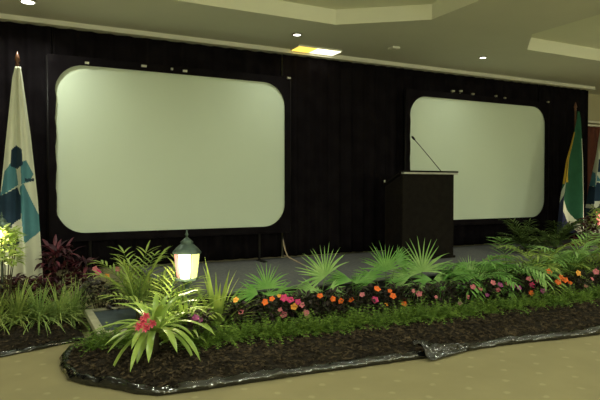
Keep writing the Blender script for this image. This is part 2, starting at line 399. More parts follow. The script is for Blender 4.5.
# the white flag with a blue emblem: shapes drawn in the flag's own width and height
NAVY = [[(.22,.375),(.40,.36),(.60,.38),(.62,.45),(.45,.47),(.22,.45)], [(0,.575),(.46,.555),(.54,.60),(.54,.70),(.30,.725),(0,.71)], [(0,.745),(.40,.75),(.50,.81),(.38,.85),(0,.81)], [(.66,.512),(.95,.50),(.95,.512),(.66,.528)]]
TEAL = [[(.04,.47),(.22,.435),(.42,.47),(.48,.545),(0,.575)], [(.55,.44),(.74,.425),(.95,.48),(.78,.525),(.56,.54)], [(.52,.555),(.62,.535),(1.01,.67),(1.01,.74),(.60,.815),(.55,.70)]]
def paint_white(u, v):
    for p in NAVY:
        if inpoly(u, v, p): return 2
    for p in TEAL:
        if inpoly(u, v, p): return 1
    return 0
WM = [M['flag_white'], M['flag_teal'], M['flag_navy']]
rows_w = [(0, -.02, .03), (.05, -.045, .045), (.3, -.10, .11), (.6, -.165, .17), (1, -.21, .215)]
p = at(17.5, 70, -.62)
flag('white flag with a blue and teal emblem, hanging left of the left screen', (p.x, -.62, 0), rows_w, WM, paint_white, 1.5, ztop=2.53, group='white emblem flags', seed=3)
p = at(603, 113, -.60)
flag('second white emblem flag, at the right end beyond the black drapes', (p.x, -.60, SZ), [(v, l*2.7, r*1.6) for v, l, r in rows_w], WM, paint_white, 1.5, height=2.1, ztop=2.58 - SZ, group='white emblem flags', seed=3)
SA = [M['flag_green'], M['flag_gold'], M['flag_white'], M['flag_blue'], M['flag_red'], M['flag_black']]
def paint_sa(u, v):
    if u > .93 and v > .25: return 4
    if u > .89 and v > .22: return 2
    lo = .60 + .42 * u                      # white diagonal band low down, blue under it
    if v > lo + .055: return 3
    if v > lo - .035: return 2
    if .17 < v < .585 and u < .56 - .12 * math.sin((v - .2) * 9): return 1 if u > .05 else 5
    return 0
p = at(575.5, 110, -.6)
flag('hanging green, gold and blue national flag right of the right screen', (p.x, -.60, SZ), [(0, -.02, .025), (.06, -.05, .05), (.2, -.16, .06), (.4, -.34, .06), (.7, -.46, .05), (1, -.52, .05)], SA, paint_sa, 1.0, height=2.03, ztop=2.60 - SZ, seed=8)

# alcove beyond the drapes: rail and maroon drape
b = MB(); b.box(9.68, 12.2, .34, .38, 2.60, 2.64); b.box(9.68, 12.2, .30, .40, 2.53, 2.56); tag(b.obj('curtain_rail', M['plate']), 'pale double curtain rail high on the wall at the far right', 'curtain rail')
drape('maroon_drape', 'dark maroon drape hanging from the rail at the far right', 9.7, 11.2, .05, 2.53, .36, .17, .03, M['maroon'], seed=9)

# ------------------------------------------------------------------ plant beds
def crumple(p, s=1.): return noise.noise(Vector(p) * s)
def bed(name, label, outline, edge_n, hmax, seed, chips):
    """outline: closed polygon on the floor; the first edge_n points carry the plastic edging"""
    r = random.Random(seed)
    def dist(x, y):
        m = 9
        for i in range(len(outline)):
            ax, ay = outline[i]; bx_, by = outline[(i+1) % len(outline)]
            L = (bx_-ax)**2 + (by-ay)**2
            k = max(0, min(1, ((x-ax)*(bx_-ax)+(y-ay)*(by-ay))/L)) if L else 0
            m = min(m, math.hypot(x-ax-k*(bx_-ax), y-ay-k*(by-ay)))
        return m
    def hgt(x, y):
        d = dist(x, y)
        return .035 + hmax * (1 - math.exp(-d / .22)) + .022 * noise.noise(Vector((x*5, y*5, seed))) + .014 * noise.noise(Vector((x*19, y*19, seed)))
    xs = [p[0] for p in outline]; ys = [p[1] for p in outline]
    pts = [Vector(p) for p in outline]; n0 = len(pts)
    g = .055; y = min(ys)
    while y < max(ys):
        x = min(xs)
        while x < max(xs):
            q = (x + r.uniform(-.4, .4)*g, y + r.uniform(-.4, .4)*g)
            if inpoly(*q, outline) and dist(*q) > .03: pts.append(Vector(q))
            x += g
        y += g
    v2, _, f2, *_ = delaunay_2d_cdt(pts, [(i, (i+1) % n0) for i in range(n0)], [], 1, 1e-4)
    b = MB(); b.add([(p[0], p[1], hgt(p[0], p[1])) for p in v2], [tuple(f) for f in f2])
    # skirt down to the floor so the heap is a solid
    b.add([(x, y, hgt(x, y)) for x, y in outline] + [(x, y, .001) for x, y in outline], [(i, (i+1) % n0, n0+(i+1) % n0, n0+i) for i in range(n0)])
    k = 0
    while k < chips:
        x, y = r.uniform(min(xs), max(xs)), r.uniform(min(ys), max(ys))
        if not inpoly(x, y, outline): continue
        k += 1
        z = hgt(x, y) + .004; L = r.uniform(.008, .026); w = r.uniform(.004, .009); h = r.uniform(.002, .005)
        rot = Matrix.Rotation(r.uniform(0, 6.3), 3, 'Z') @ Matrix.Rotation(r.uniform(-.5, .5), 3, 'X') @ Matrix.Rotation(r.uniform(-.5, .5), 3, 'Y')
        vs = [rot @ Vector((sx*L, sy*w, sz*h)) + Vector((x, y, z)) for sz in (-1, 1) for sx, sy in ((-1,-1),(1,-1),(1,1),(-1,1))]
        b.add(vs, [(4,5,6,7),(0,1,5,4),(1,2,6,5),(2,3,7,6),(3,0,4,7)], 1)
    tag(b.obj(name, [M['mulch'], M['chip']]), label, 'mulch', kind='stuff')
    return hgt
def edging(name, label, path, seed, hh=.06):
    """crumpled rolled plastic sheet following the outline"""
    r = random.Random(seed); pts = []
    for i in range(len(path)-1):
        a, c = Vector(path[i]), Vector(path[i+1]); n = max(1, int((c-a).length / .025))
        for j in range(n): pts.append(a + (c-a)*j/n)
    pts.append(Vector(path[-1]))
    b = MB(); vs = []; K = 7
    for i, p in enumerate(pts):
        d = (pts[min(i+1, len(pts)-1)] - pts[max(i-1, 0)]).normalized(); nrm = Vector((d.y, -d.x))    # outwards for a counter-clockwise path
        s = i * .025
        h = hh * (1 + .45*noise.noise(Vector((s*3.1, seed, 0))) + .3*noise.noise(Vector((s*11, seed, 3))))
        w = .05 * (1 + .4*noise.noise(Vector((s*2.3, seed, 7))))
        prof = [(.45, .0), (.62, .25), (.35, .72), (0, 1.), (-.5, .95), (-1.0, .65), (-1.5, .45)]
        for k, (pu, pz) in enumerate(prof):
            q = p + nrm * (pu*w + .012*noise.noise(Vector((s*16, k*1.7, seed))))
            z = max(.002, pz*h + (.012*noise.noise(Vector((s*19, k*2.3, seed+5))) if 0 < k else 0))
            vs.append((q.x, q.y, z))
    n = len(pts); b.add(vs, [(i*K+k, (i+1)*K+k, (i+1)*K+k+1, i*K+k+1) for i in range(n-1) for k in range(K-1)])
    o = b.obj(name, M['liner'], smooth=True)
    return tag(o, label, 'plastic sheet')
def fl(px, py): q = onz(px, py, 0); return (q.x, q.y)
edge = [fl(100, 339), fl(84, 346), fl(72, 352), fl(65, 360), fl(65, 371), fl(73, 380), fl(92, 385), fl(112, 388), fl(135, 393), fl(158, 395), fl(200, 390), fl(250, 382), fl(300, 375), fl(350, 368), fl(400, 361), fl(432, 357),
        fl(470, 350), fl(510, 344), fl(560, 339), fl(600, 334)]
e2 = edge + [(edge[-1][0] + .6, edge[-1][1] - .02), (edge[-1][0] + 1.6, edge[-1][1] + .05)]
out1 = e2 + [(e2[-1][0] + .1, -1.97), (1.30, -1.97), (1.29, -2.15), (.9, -2.15)]
hM = bed('mulch_bed', 'dark bark mulch of the main bed along the stage front', out1, len(e2), .10, 1, 9000)
edging('plastic_edging', 'crumpled shiny black plastic sheet edging the main mulch bed', e2, 2)
e3 = [(-3.0, -1.85), (-1.2, -1.84), fl(0, 357), fl(40, 349), fl(68, 343), fl(84, 340), (.53, -1.2)]
out2 = e3 + [(.5, -.32), (-3.0, -.32)]
hL = bed('mulch_bed', 'dark mulch of the small bed at the left below the white flag', out2, len(e3), .13, 3, 2500)
edging('plastic_edging', 'thin black plastic edge of the small left bed', e3[:-1], 4, .04)
# the loose fold of sheet sticking out of the edging
q = Vector(fl(430, 362)); b = MB(); vs = []
for i in range(13):
    for j in range(17):
        u, v = i/12, j/16
        fold = abs(((u*1.8 + .3*noise.noise(Vector((v*3, 1, 4)))) % 1) - .5) * 2
        x = q.x + .46*v - .05*u + .02*noise.noise(Vector((u*3, v*3, 9)))
        y = q.y + .07*v + (u - .1) * .17 * (1 - .75*v)
        vs.append((x, y, .006 + (1 - .55*v) * (.035*fold*(.3 + u) + .095*min(1, 1.6*u)) + .016*noise.noise(Vector((u*5, v*9, 2)))*min(1, 3*u)))
b.add(vs, [(i*17+j, i*17+j+1, (i+1)*17+j+1, (i+1)*17+j) for i in range(12) for j in range(16)])
tag(solid(b.obj('plastic_flap', M['liner'], smooth=True), .003), 'loose shiny flap of black plastic lying on the carpet at the bed edge', 'plastic sheet')

# ------------------------------------------------------------------ plants
def base_at(px, Y, h=None):
    p = at(px, 250, Y); z = (h or hM)(p.x, Y) if h is not None or True else 0
    return Vector((p.x, Y, z - .012))
UP = Vector((0, 0, 1))
def V(x, y, z): return Vector((x, y, z))
TOCAM = V(-.452, -.892, 0)       # towards where people stand
ACROSS = V(.892, -.452, 0)

def fan_frond(t, base, c, R_, ang, spread, m, seed, lean=.35, nseg=22):
    """petiole from base to c, then a pleated fan of radius R_, its middle pointing up at ang in the upright plane"""
    r = random.Random(seed); b = MB()
    base, c = Vector(base), Vector(c)
    mid = (base + c) / 2 + V(0, 0, .03)
    pb = MB(); pb.tube([base, base*.5 + mid*.5, mid*.6 + c*.4, c], [.006, .005, .004, .0035], 6)
    nrm = (TOCAM * (1 - lean) + UP * lean + ACROSS * r.uniform(-.35, .35)).normalized()
    ax = (ACROSS * math.cos(R(ang)) + UP * math.sin(R(ang)))
    ax = (ax - nrm * ax.dot(nrm)).normalized(); sd = nrm.cross(ax)
    for k in range(nseg):
        a = R(-spread/2 + spread * k / (nseg-1))
        d = ax * math.cos(a) + sd * math.sin(a) + nrm * .12
        L = R_ * (.84 + .24 * math.cos(a * .8)) * r.uniform(.88, 1.1)
        b.ribbon(c + d * .004, d, nrm.cross(d) + nrm * (.6 if k % 2 else -.6), L, R_ * .068, r.uniform(.1, .9), 8, .25, 'finger', 0)
    fo = P(t, b, 'frond', m); P(t, pb, 'petiole', M['petiole'], under=fo)
    return fo
def fan_palm(label, px, Y, fronds, m='fan', seed=0, group='fan palms along the stage front'):
    bs = base_at(px, Y); t = thing('fan_palm', label, 'palm', bs, group)
    for k, (cx, cy, dY, rpx, ang, spread, lean) in enumerate(fronds):
        c = at(cx, cy, Y + dY); dep = (c - CP).dot(CR @ V(0, 0, -1))
        fan_frond(t, bs + V(0, 0, .0), c, rpx * dep / F, ang, spread, M[m], seed * 10 + k, lean)
    return t
fan_palm('spiky fan palm by itself on the grey stage edge, left of the magenta blooms', 266, -2.12, [(267, 289, 0, 25, 95, 170, .3), (258, 294, -.05, 24, 165, 110, .6), (276, 294, .02, 22, 10, 120, .6), (268, 296, -.1, 18, 90, 160, .8), (246, 297, 0, 18, 175, 100, .7)], 'fan', 1)
tP = fan_palm('pale fan palm with one broad round fan and a dry twig beside it', 318, -2.12, [(325, 277, 0, 31, 128, 165, .12), (312, 288, .0, 22, 165, 120, .6), (330, 290, -.04, 20, 20, 120, .6), (318, 293, -.1, 18, 90, 160, .8)], 'fan_pale', 2)
b = MB(); tw = [at(283, 239, -1.9), at(284, 245, -1.9), at(285.5, 251, -1.92), at(288, 257, -1.95), at(296, 261, -2.02), at(306, 266, -2.08), at(316, 290, -2.12)]
b.tube(tw, [.003, .009, .006, .008, .006, .006, .006], 6); b.tube([tw[3], at(283.5, 255, -1.95)], [.006, .003], 6)
P(tP, b, 'dry_twig', M['dry'], True)['label'] = 'dry brown twig'
fan_palm('low fan palm leaning sideways right of the broad pale fan', 356, -2.12, [(352, 281, 0, 26, 168, 60, .5), (362, 280, .0, 24, 15, 50, .6), (356, 284, -.05, 20, 90, 140, .75)], 'fan', 3)
fan_palm('upright bright fan palm at the left corner of the lectern foot', 386, -2.10, [(386, 271, 0, 27, 95, 150, .15), (376, 279, 0, 24, 170, 80, .5), (396, 262, .04, 20, 25, 120, .4), (392, 284, -.08, 18, 100, 120, .8)], 'fan', 4)
fan_palm('tallest fan palm, its spread fan against the lectern front', 420, -2.12, [(422, 272, 0, 31, 100, 185, .12), (410, 277, -.04, 24, 165, 110, .5), (434, 279, -.03, 24, 12, 90, .6), (416, 284, -.14, 20, 260, 150, .5)], 'fan_pale', 5)
fan_palm('low fan palm with drooping fingers, right of the lectern fan', 446, -2.20, [(432, 280, 0, 22, 175, 80, .5), (452, 273, .0, 24, 25, 80, .6), (442, 283, -.06, 24, 230, 100, .5), (464, 280, 0, 26, 0, 90, .7)], 'fan', 6)

fan_palm('small fan palm right of the low drooping one, near the arching palms', 470, -2.2, [(470, 280, 0, 24, 60, 120, .4), (462, 282, .0, 22, 150, 90, .5), (474, 284, -.06, 22, 20, 90, .6)], 'fan_pale', 7)
def stem_part(t, p0, p1, rad, name='stem', m='stem'):
    b = MB(); b.tube([p0, (Vector(p0)+Vector(p1))/2 + V(.004, 0, .004), p1], [rad, rad*.85, rad*.7], 7); return P(t, b, name, M[m], True)

def feather_palm(name, label, px, Y, n, L, leaf, m, seed, hf=hM, z=None, group=None, droop=.9, width=.016, spread=1.0, bias=None, rise=(.5, 1.5), hub=.05):
    r = random.Random(seed); bs = base_at(px, Y, hf) if z is None else V(at(px, 250, Y).x, Y, z)
    t = thing(name, label, 'palm', bs, group)
    stem_part(t, bs, bs + V(0, 0, hub + .02), .02)
    for k in range(n):
        a = 2*math.pi*k/n + r.uniform(-.3, .3); el = r.uniform(*rise)
        d = V(math.cos(a)*spread, math.sin(a)*spread, math.tan(el)).normalized()
        if bias: d = (d + Vector(bias)).normalized()
        b = MB(); p = bs + V(0, 0, hub); pts = [p]; ds = [d]; N = 12; LL = L * r.uniform(.8, 1.15)
        for i in range(N):
            p = p + d * (LL / N); d = (d + V(0, 0, -droop / N)).normalized(); pts.append(p); ds.append(d)
        b.tube(pts, [.005*(1-.7*i/N) for i in range(N+1)], 5, 1)
        for i in range(3, N + 1):
            for sgn in (-1, 1):
                sd = ds[i].cross(UP).normalized() * sgn
                dd = (ds[i]*.75 + sd*.85 + UP*r.uniform(-.05, .3)).normalized()
                b.ribbon(pts[i], dd, dd.cross(UP), leaf * (1 - .5*abs(i/N - .55)) * r.uniform(.85, 1.1), width, .7, 4, .2, 'seg', 0)
        b.ribbon(pts[-1], ds[-1], ds[-1].cross(UP), leaf*.7, width, .7, 4, .2, 'seg', 0)
        P(t, b, 'frond', [M[m], M['petiole']])
    return t
GA = 'arching palms at the right of the bed'
for k, (px, Y, n, L, leaf, m, lab) in enumerate((
        (478, -2.26, 18, 0.48, .20, 'fan', 'arching bright palm right of the lectern, first of the leafy right-hand palms'),
        (508, -2.26, 18, 0.54, .22, 'fan_pale', 'dense pale arching palm behind the pink and violet blooms, below the right screen'),
        (540, -2.26, 18, 0.56, .24, 'areca', 'yellow-green arching palm behind the raised orange bloom at the right'),
        (570, -2.26, 20, 0.60, .25, 'fan_pale', 'broad pale arching palm below the national flag'),
        (600, -2.26, 20, 0.62, .25, 'areca', 'yellow-green arching palm at the right picture edge in front of the lantern'))):
    feather_palm('arching_palm', lab, px, Y, n, L, leaf, m, 21 + k, group=GA, rise=(.5, 1.2), droop=1.5, width=.027, hub=.20, bias=(.0, .22, -.10))
GD = 'dark palms at the back of the stage'
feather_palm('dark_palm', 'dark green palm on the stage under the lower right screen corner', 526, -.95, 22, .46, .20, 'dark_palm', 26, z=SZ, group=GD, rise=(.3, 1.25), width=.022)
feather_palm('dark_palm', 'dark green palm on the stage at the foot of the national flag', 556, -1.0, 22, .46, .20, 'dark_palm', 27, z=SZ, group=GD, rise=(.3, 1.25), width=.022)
GY = 'yellowish palms left of the lantern'
feather_palm('feather_palm', 'tall yellow-green feathery palm left of the glowing central lantern', 137, -1.70, 15, .55, .20, 'areca', 28, hf=lambda x, y: .165, group=GY, rise=(.9, 1.45), droop=1.2, width=.022, bias=(.12, .28, .2))
feather_palm('feather_palm', 'lower feathery palm between the step box and the central lantern', 166, -2.25, 14, .54, .20, 'areca', 29, hf=hM, group=GY, rise=(.8, 1.4), droop=1.3, width=.022, bias=(.2, .25, 0))

def tuft(name, label, cat, bs, n, L, w, m, seed, prof='grass', rise=(.5, 1.4), droop=1.3, group=None, part='foliage', single=True, fold=.15, nseg=7, az=None):
    r = random.Random(seed); t = thing(name, label, cat, bs, group); b = MB()
    def leaf(b, k):
        a = (2*math.pi*k/n*1.618*3 + r.uniform(-.3, .3)) if az is None else r.uniform(*az); el = r.uniform(*rise)
        d = V(math.cos(a)*math.cos(el), math.sin(a)*math.cos(el), math.sin(el))
        p = bs + V(math.cos(a)*.012, math.sin(a)*.012, 0)
        b.ribbon(p, d, d.cross(UP) if abs(d.z) < .99 else V(1, 0, 0), L*r.uniform(.65, 1.15), w*r.uniform(.8, 1.2), droop*r.uniform(.7, 1.3), nseg, fold, prof, 0)
    if single:
        for k in range(n): leaf(b, k)
        P(t, b, part, M[m])
    else:
        for k in range(n):
            b = MB(); leaf(b, k); P(t, b, part, M[m], True)
    return t
# spiky plant right of the lantern, and strap plant
tuft('dracaena', 'tall spiky yellow-green leaves immediately right of the glowing central lantern', 'plant', base_at(217, -2.22), 34, .58, .034, 'areca', 31, 'lance', (.75, 1.5), 1.1, single=False, part='leaf')
tuft('strap_leaf_plant', 'arching glossy strap leaves under the central lantern, right of the bromeliad', 'plant', base_at(186, -2.40), 30, .62, .036, 'brom', 32, 'strap', (.65, 1.3), 1.9, single=False, part='leaf')
# the bromeliad
bs = base_at(154, -2.66); bs.z += .16
br = tuft('bromeliad', 'large bromeliad with shiny yellow-green strap leaves and a pink heart', 'plant', bs, 38, .47, .054, 'brom', 36, 'strap', (.0, 1.25), 1.7, single=False, part='leaf', nseg=10)
b = MB(); b.tube([bs - V(0, 0, .18), bs + V(0, 0, .03)], [.03, .035], 10); P(br, b, 'stem', M['stem'], True)
r = random.Random(5)
hc = bs + TOCAM * .22 + ACROSS * -.0 + V(0, 0, .10)
for k, off in enumerate(((0, 0, .07), (-.05, 0, -.0), (.0, 0, -.01), (.045, 0, .02), (-.02, 0, .035))):
    b = MB(); c = hc + ACROSS * off[0] + V(0, 0, off[2])
    for j in range(9):
        a = j * 2.4; d = (TOCAM*.7 + ACROSS*math.cos(a)*.8 + UP*(math.sin(a)*.7 + .25)).normalized()
        b.ribbon(c - d*.005, d, d.cross(UP), .055, .028, .4, 4, .2, 'lance', 0)
    P(br, b, 'pink_bract', M['brom_pink']); 

# left bed: grassy plants and burgundy foliage
GS = 'grassy plants in the small left bed'
for k, (px, Y, lab, m) in enumerate((
        (-6, -1.28, 'grassy bright plant at the left picture edge, front of the small bed', 'spider'),
        (17, -1.25, 'grassy arching plant below the white flag in the small bed', 'spider'),
        (38, -1.28, 'grassy arching plant midway along the front of the small bed', 'spider_dark'),
        (58, -1.16, 'grassy pale plant near the right end of the small bed', 'spider'),
        (71, -1.10, 'grassy plant at the right end of the small bed, beside the step box', 'spider_dark'))):
    tuft('grassy_plant', lab, 'plant', base_at(px, Y, hL), 150, .42, .017, m, 40 + k, 'grass', (.35, 1.45), 1.6, group=GS)
tuft('grassy_plant', 'thin taller grass spike rising above the right end of the small bed', 'plant', base_at(74, -1.0, hL), 9, .46, .016, 'spider', 47, 'grass', (1.15, 1.5), .3, group=GS)
def bushy(name, label, cat, bs, h, rad, n, leaf, w, mats, seed, group=None, stems=7, low=.25, prof='lance'):
    r = random.Random(seed); t = thing(name, label, cat, bs, group); st_ = MB(); b = MB()
    for k in range(stems):
        a = 2*math.pi*k/stems + r.uniform(-.3, .3); top = bs + V(math.cos(a)*rad*.6, math.sin(a)*rad*.6, h*r.uniform(.7, .95))
        st_.tube([bs + V(math.cos(a)*.02, math.sin(a)*.02, 0), bs*.5 + top*.5 + V(0, 0, .02), top], [.006, .005, .003], 5)
    P(t, st_, 'stem', M['stem'])
    for k in range(n):
        a = r.uniform(0, 6.283); u = r.uniform(low, 1); rr = rad * math.sqrt(r.uniform(.05, 1)) * (1 - .45*u*u)
        p = bs + V(math.cos(a)*rr, math.sin(a)*rr, h*u)
        el = r.uniform(-.3, .9); aa = a + r.uniform(-.9, .9)
        d = V(math.cos(aa)*math.cos(el), math.sin(aa)*math.cos(el), math.sin(el))
        b.ribbon(p, d, d.cross(UP) + UP*r.uniform(-.3, .3), leaf*r.uniform(.6, 1.15), w*r.uniform(.8, 1.2), r.uniform(.5, 1.3), 4, .15, prof, 0 if r.random() < .65 else 1)
    P(t, b, 'foliage', [M[x] for x in mats])
    return t
GB = 'burgundy foliage plants at the left'
bushy('burgundy_plant', 'low dark burgundy bush at the foot of the white flag', 'plant', base_at(8, -.95, hL), .36, .22, 170, .10, .045, ('burg_dark', 'burg'), 51, GB)
bushy('burgundy_plant', 'burgundy bush right of the white flag foot, behind the grassy plants', 'plant', base_at(38, -.85, hL), .34, .20, 150, .10, .045, ('burg', 'burg_dark'), 52, GB)
bushy('burgundy_plant', 'tall reddish burgundy bush left below the left screen corner', 'plant', base_at(58, -.55, hL), .66, .20, 170, .15, .035, ('burg', 'burg_dark'), 53, GB)
bushy('burgundy_plant', 'burgundy bush beneath the left screen corner, behind the pink blooms', 'plant', base_at(82, -.50, hL), .50, .18, 140, .13, .035, ('burg_dark', 'burg'), 54, GB)
bushy('burgundy_plant', 'reddish burgundy bush at the far right, below the right-hand lantern', 'plant', V(at(588, 230, -1.15).x, -1.15, SZ), .50, .20, 160, .11, .045, ('burg', 'burg_dark'), 55)

# flowering plants
def flower(t, p, kind, seed, s=.034):
    r = random.Random(seed); b = MB()
    n = (TOCAM*r.uniform(.5, 1.1) + UP*r.uniform(.35, .8) + ACROSS*r.uniform(-.4, .4)).normalized()
    a0 = r.uniform(0, 6); x = n.orthogonal().normalized(); y = n.cross(x)
    for k in range(5):
        a = a0 + k*2*math.pi/5; d = (x*math.cos(a) + y*math.sin(a) + n*.25).normalized()
        b.ribbon(p, d, n.cross(d), s*r.uniform(.9, 1.15), s*1.0, .15, 5, .08, 'seg', 0)
    b.tube([p, p + n*.006], [.006, .003], 6, 1)
    b.tube([p - n*.07 + V(0, 0, -.03), p], [.002, .0025], 4, 2)
    return P(t, b, 'flower', [FL[kind], FL['eye'], M['stem']])
def impatiens(label, px, Y, h, blooms, seed, mats=('imp', 'imp_green'), hf=hM, rad=.15, n=150, z=None, group='flowering plants in the bed'):
    bs = base_at(px, Y, hf) if z is None else V(at(px, 250, Y).x, Y, z)
    t = bushy('flowering_plant', label, 'flowering plant', bs, h, rad, n, .075, .034, mats, seed, group, 6, .15)
    for k, (fx, fy, kind, *s) in enumerate(blooms):
        c = at(fx, fy, Y - .10); flower(t, c, kind, seed*13 + k, s[0] if s else .032)
    return t
IMP = [
 (197, -2.50, 'flowering plant with violet blooms half hidden right of the bromeliad', [(196, 318, 'violet', .03), (200, 320, 'violet', .026), (193, 321, 'violet', .022)]),
 (239, -2.34, 'dark flowering plant with one amber and one faint pink bloom, below the spiky lantern-side leaves', [(236, 300, 'yellow', .026), (241, 312, 'pink', .026)]),
 (267, -2.34, 'flowering plant with a pair of orange blooms below the spiky fan palm', [(265, 302, 'orange', .03), (272, 299, 'orange', .028), (279, 296, 'yellow', .02)]),
 (288, -2.34, 'flowering plant with the big magenta cluster and an amber bloom', [(284, 298, 'magenta', .036), (290, 300, 'magenta', .038), (298, 302, 'magenta', .03), (294, 307, 'yellow', .036), (284, 315, 'pink', .036), (280, 310, 'pink', .024)]),
 (306, -2.36, 'dark flowering plant with dusty pink blooms right of the magenta cluster', [(306, 313, 'pink', .034), (302, 305, 'pink', .026), (308, 317, 'magenta', .024)]),
 (325, -2.34, 'dark flowering plant with one round orange bloom below the broad pale fan', [(320, 296, 'orange', .032)]),
 (343, -2.38, 'flowering plant with three small orange blooms in a row', [(333, 299, 'orange', .03), (341, 301, 'orange', .028), (351, 300, 'orange', .032)]),
 (372, -2.38, 'flowering plant with a bright orange bloom above a magenta one', [(377, 289, 'orange', .036), (375, 300, 'magenta', .036), (362, 295, 'pink', .028)]),
 (396, -2.40, 'flowering plant with two vivid orange blooms and an amber one before the lectern', [(393, 296, 'orange', .036), (404, 304, 'orange', .036), (386, 305, 'yellow', .026), (390, 291, 'orange', .022)]),
 (420, -2.42, 'dark flowering plant with a single pink bloom below the tallest fan palm', [(419, 294, 'pink', .034), (413, 291, 'pink', .022)]),
 (440, -2.44, 'dark leafy plant with a small faded pink bloom, left of the violet one', [(436, 297, 'pink', .02)]),
 (462, -2.46, 'dark flowering plant with a small violet and two small pink blooms', [(460, 303, 'violet', .026), (473, 287, 'pink', .032), (468, 297, 'pink', .022)]),
 (482, -2.48, 'dark flowering plant with dull pink blooms below the arching bright palm', [(480, 289, 'pink', .028), (487, 295, 'violet', .024)]),
 (500, -2.50, 'flowering plant with a dense row of pink and violet blooms', [(493, 283, 'pink', .034), (500, 285, 'violet', .036), (507, 283, 'pink', .034), (498, 290, 'pink', .028), (513, 286, 'violet', .03)]),
 (522, -2.52, 'dark flowering plant with deep pink blooms and a low orange one', [(529, 279, 'pink', .034), (532, 285, 'magenta', .034), (531, 293, 'orange', .034), (519, 288, 'violet', .03)]),
 (544, -2.54, 'flowering plant with one raised orange bloom and a small violet one', [(549, 272, 'orange', .038), (543, 291, 'violet', .034), (537, 281, 'pink', .024)]),
 (561, -2.56, 'flowering plant with the big bright orange cluster at the right', [(558, 282, 'orange', .040), (565, 280, 'orange', .036), (561, 277, 'orange', .03), (570, 283, 'orange', .026)]),
 (580, -2.58, 'flowering plant with one amber-orange bloom high at the right', [(578, 273, 'yellow', .036), (586, 286, 'pink', .024)]),
 (600, -2.60, 'flowering plant with pink blooms at the right picture edge', [(596, 272, 'pink', .038), (592, 279, 'pink', .024)]),
]
for k, (px, Y, lab, bl) in enumerate(IMP): impatiens(lab, px, Y, .27, bl, 60 + k)
impatiens('dark flowering plant with pink and amber blooms below the left screen', 100, -.95, .40, [(98, 273, 'magenta', .036), (95, 269, 'pink', .03), (107, 276, 'yellow', .026), (118, 270, 'pink', .024)], 90, hf=lambda x, y: .0, rad=.24, n=230, z=.0)
impatiens('dark flowering plant low between the step box and the feathery palm', 122, -1.0, .36, [(117, 269, 'pink', .024)], 91, rad=.22, n=200, z=.0)

# feathery low plants along the front
def fern(label, px, Y, seed, m):
    r = random.Random(seed); bs = base_at(px, Y); t = thing('fern_clump', label, 'fern', bs, 'low ferns edging the mulch'); b = MB()
    for k in range(170):
        a = r.uniform(0, 6.283); el = r.uniform(.15, 1.35); L = r.uniform(.12, .25)
        p = bs + V(r.uniform(-.10, .10), r.uniform(-.11, .09), 0)
        d = V(math.cos(a)*math.cos(el), math.sin(a)*math.cos(el), math.sin(el)); N = 7
        q = p.copy()
        for i in range(N):
            q2 = q + d*(L/N); s = d.cross(UP).normalized()
            if i > 0:
                for sg in (-1, 1):
                    dd = (d*.7 + s*sg + UP*r.uniform(-.3, .4)).normalized(); w = .006; e = q + dd*.036*(1 - .5*i/N)
                    b.add([q - d*w, q + d*w, e], [(0, 1, 2)], 0 if (k + i) % 3 else 1)
            q = q2; d = (d + V(0, 0, -1.5/N)).normalized()
        b.ribbon(p, V(math.cos(a)*math.cos(el), math.sin(a)*math.cos(el), math.sin(el)), V(-math.sin(a), math.cos(a), 0), L, .005, 1.5, 6, .1, 'grass', 0)
    P(t, b, 'foliage', [M[m], M['fern' if m == 'fern2' else 'fern2']])
for k, (px, Y, lab) in enumerate(((100, -2.22, 'small low fern clump in front of the pale-edged step box'), (121, -2.24, 'small low fern clump between the step box and the bromeliad'))): fern(lab, px, Y, 140 + k, 'fern2')
FE = [(198, 'leftmost low fern clump, right beside the bromeliad'), (222, 'low fern clump below the violet blooms, second from the bromeliad'), (244, 'low fern clump below the amber and faint pink blooms'),
      (266, 'low fern clump below the pair of orange blooms'), (288, 'low fern clump below the big magenta cluster'), (310, 'low fern clump below the dusty pink blooms'),
      (332, 'low fern clump below the single round orange bloom'), (354, 'low fern clump below the three small orange blooms'), (376, 'low fern clump below the magenta and orange pair'),
      (398, 'low fern clump straight below the two vivid orange blooms before the lectern'), (420, 'low fern clump below the tallest fan palm'), (442, 'low fern clump between the lectern fan and the violet bloom'),
      (464, 'low fern clump below the small violet bloom right of the lectern'), (486, 'low fern clump below the arching bright palm'), (508, 'low fern clump below the row of pink blooms'),
      (530, 'low fern clump below the deep pink and low orange blooms'), (553, 'low fern clump below the raised orange bloom'), (576, 'low fern clump right of the big orange cluster'), (600, 'low fern clump at the right picture edge')]
for k, (px, lab) in enumerate(FE):
    fern(lab, px, -2.56 - .30 * k / 18 + rnd.uniform(-.02, .02) - (.04 if k == 0 else 0), 100 + k, 'fern' if k % 2 else 'fern2')

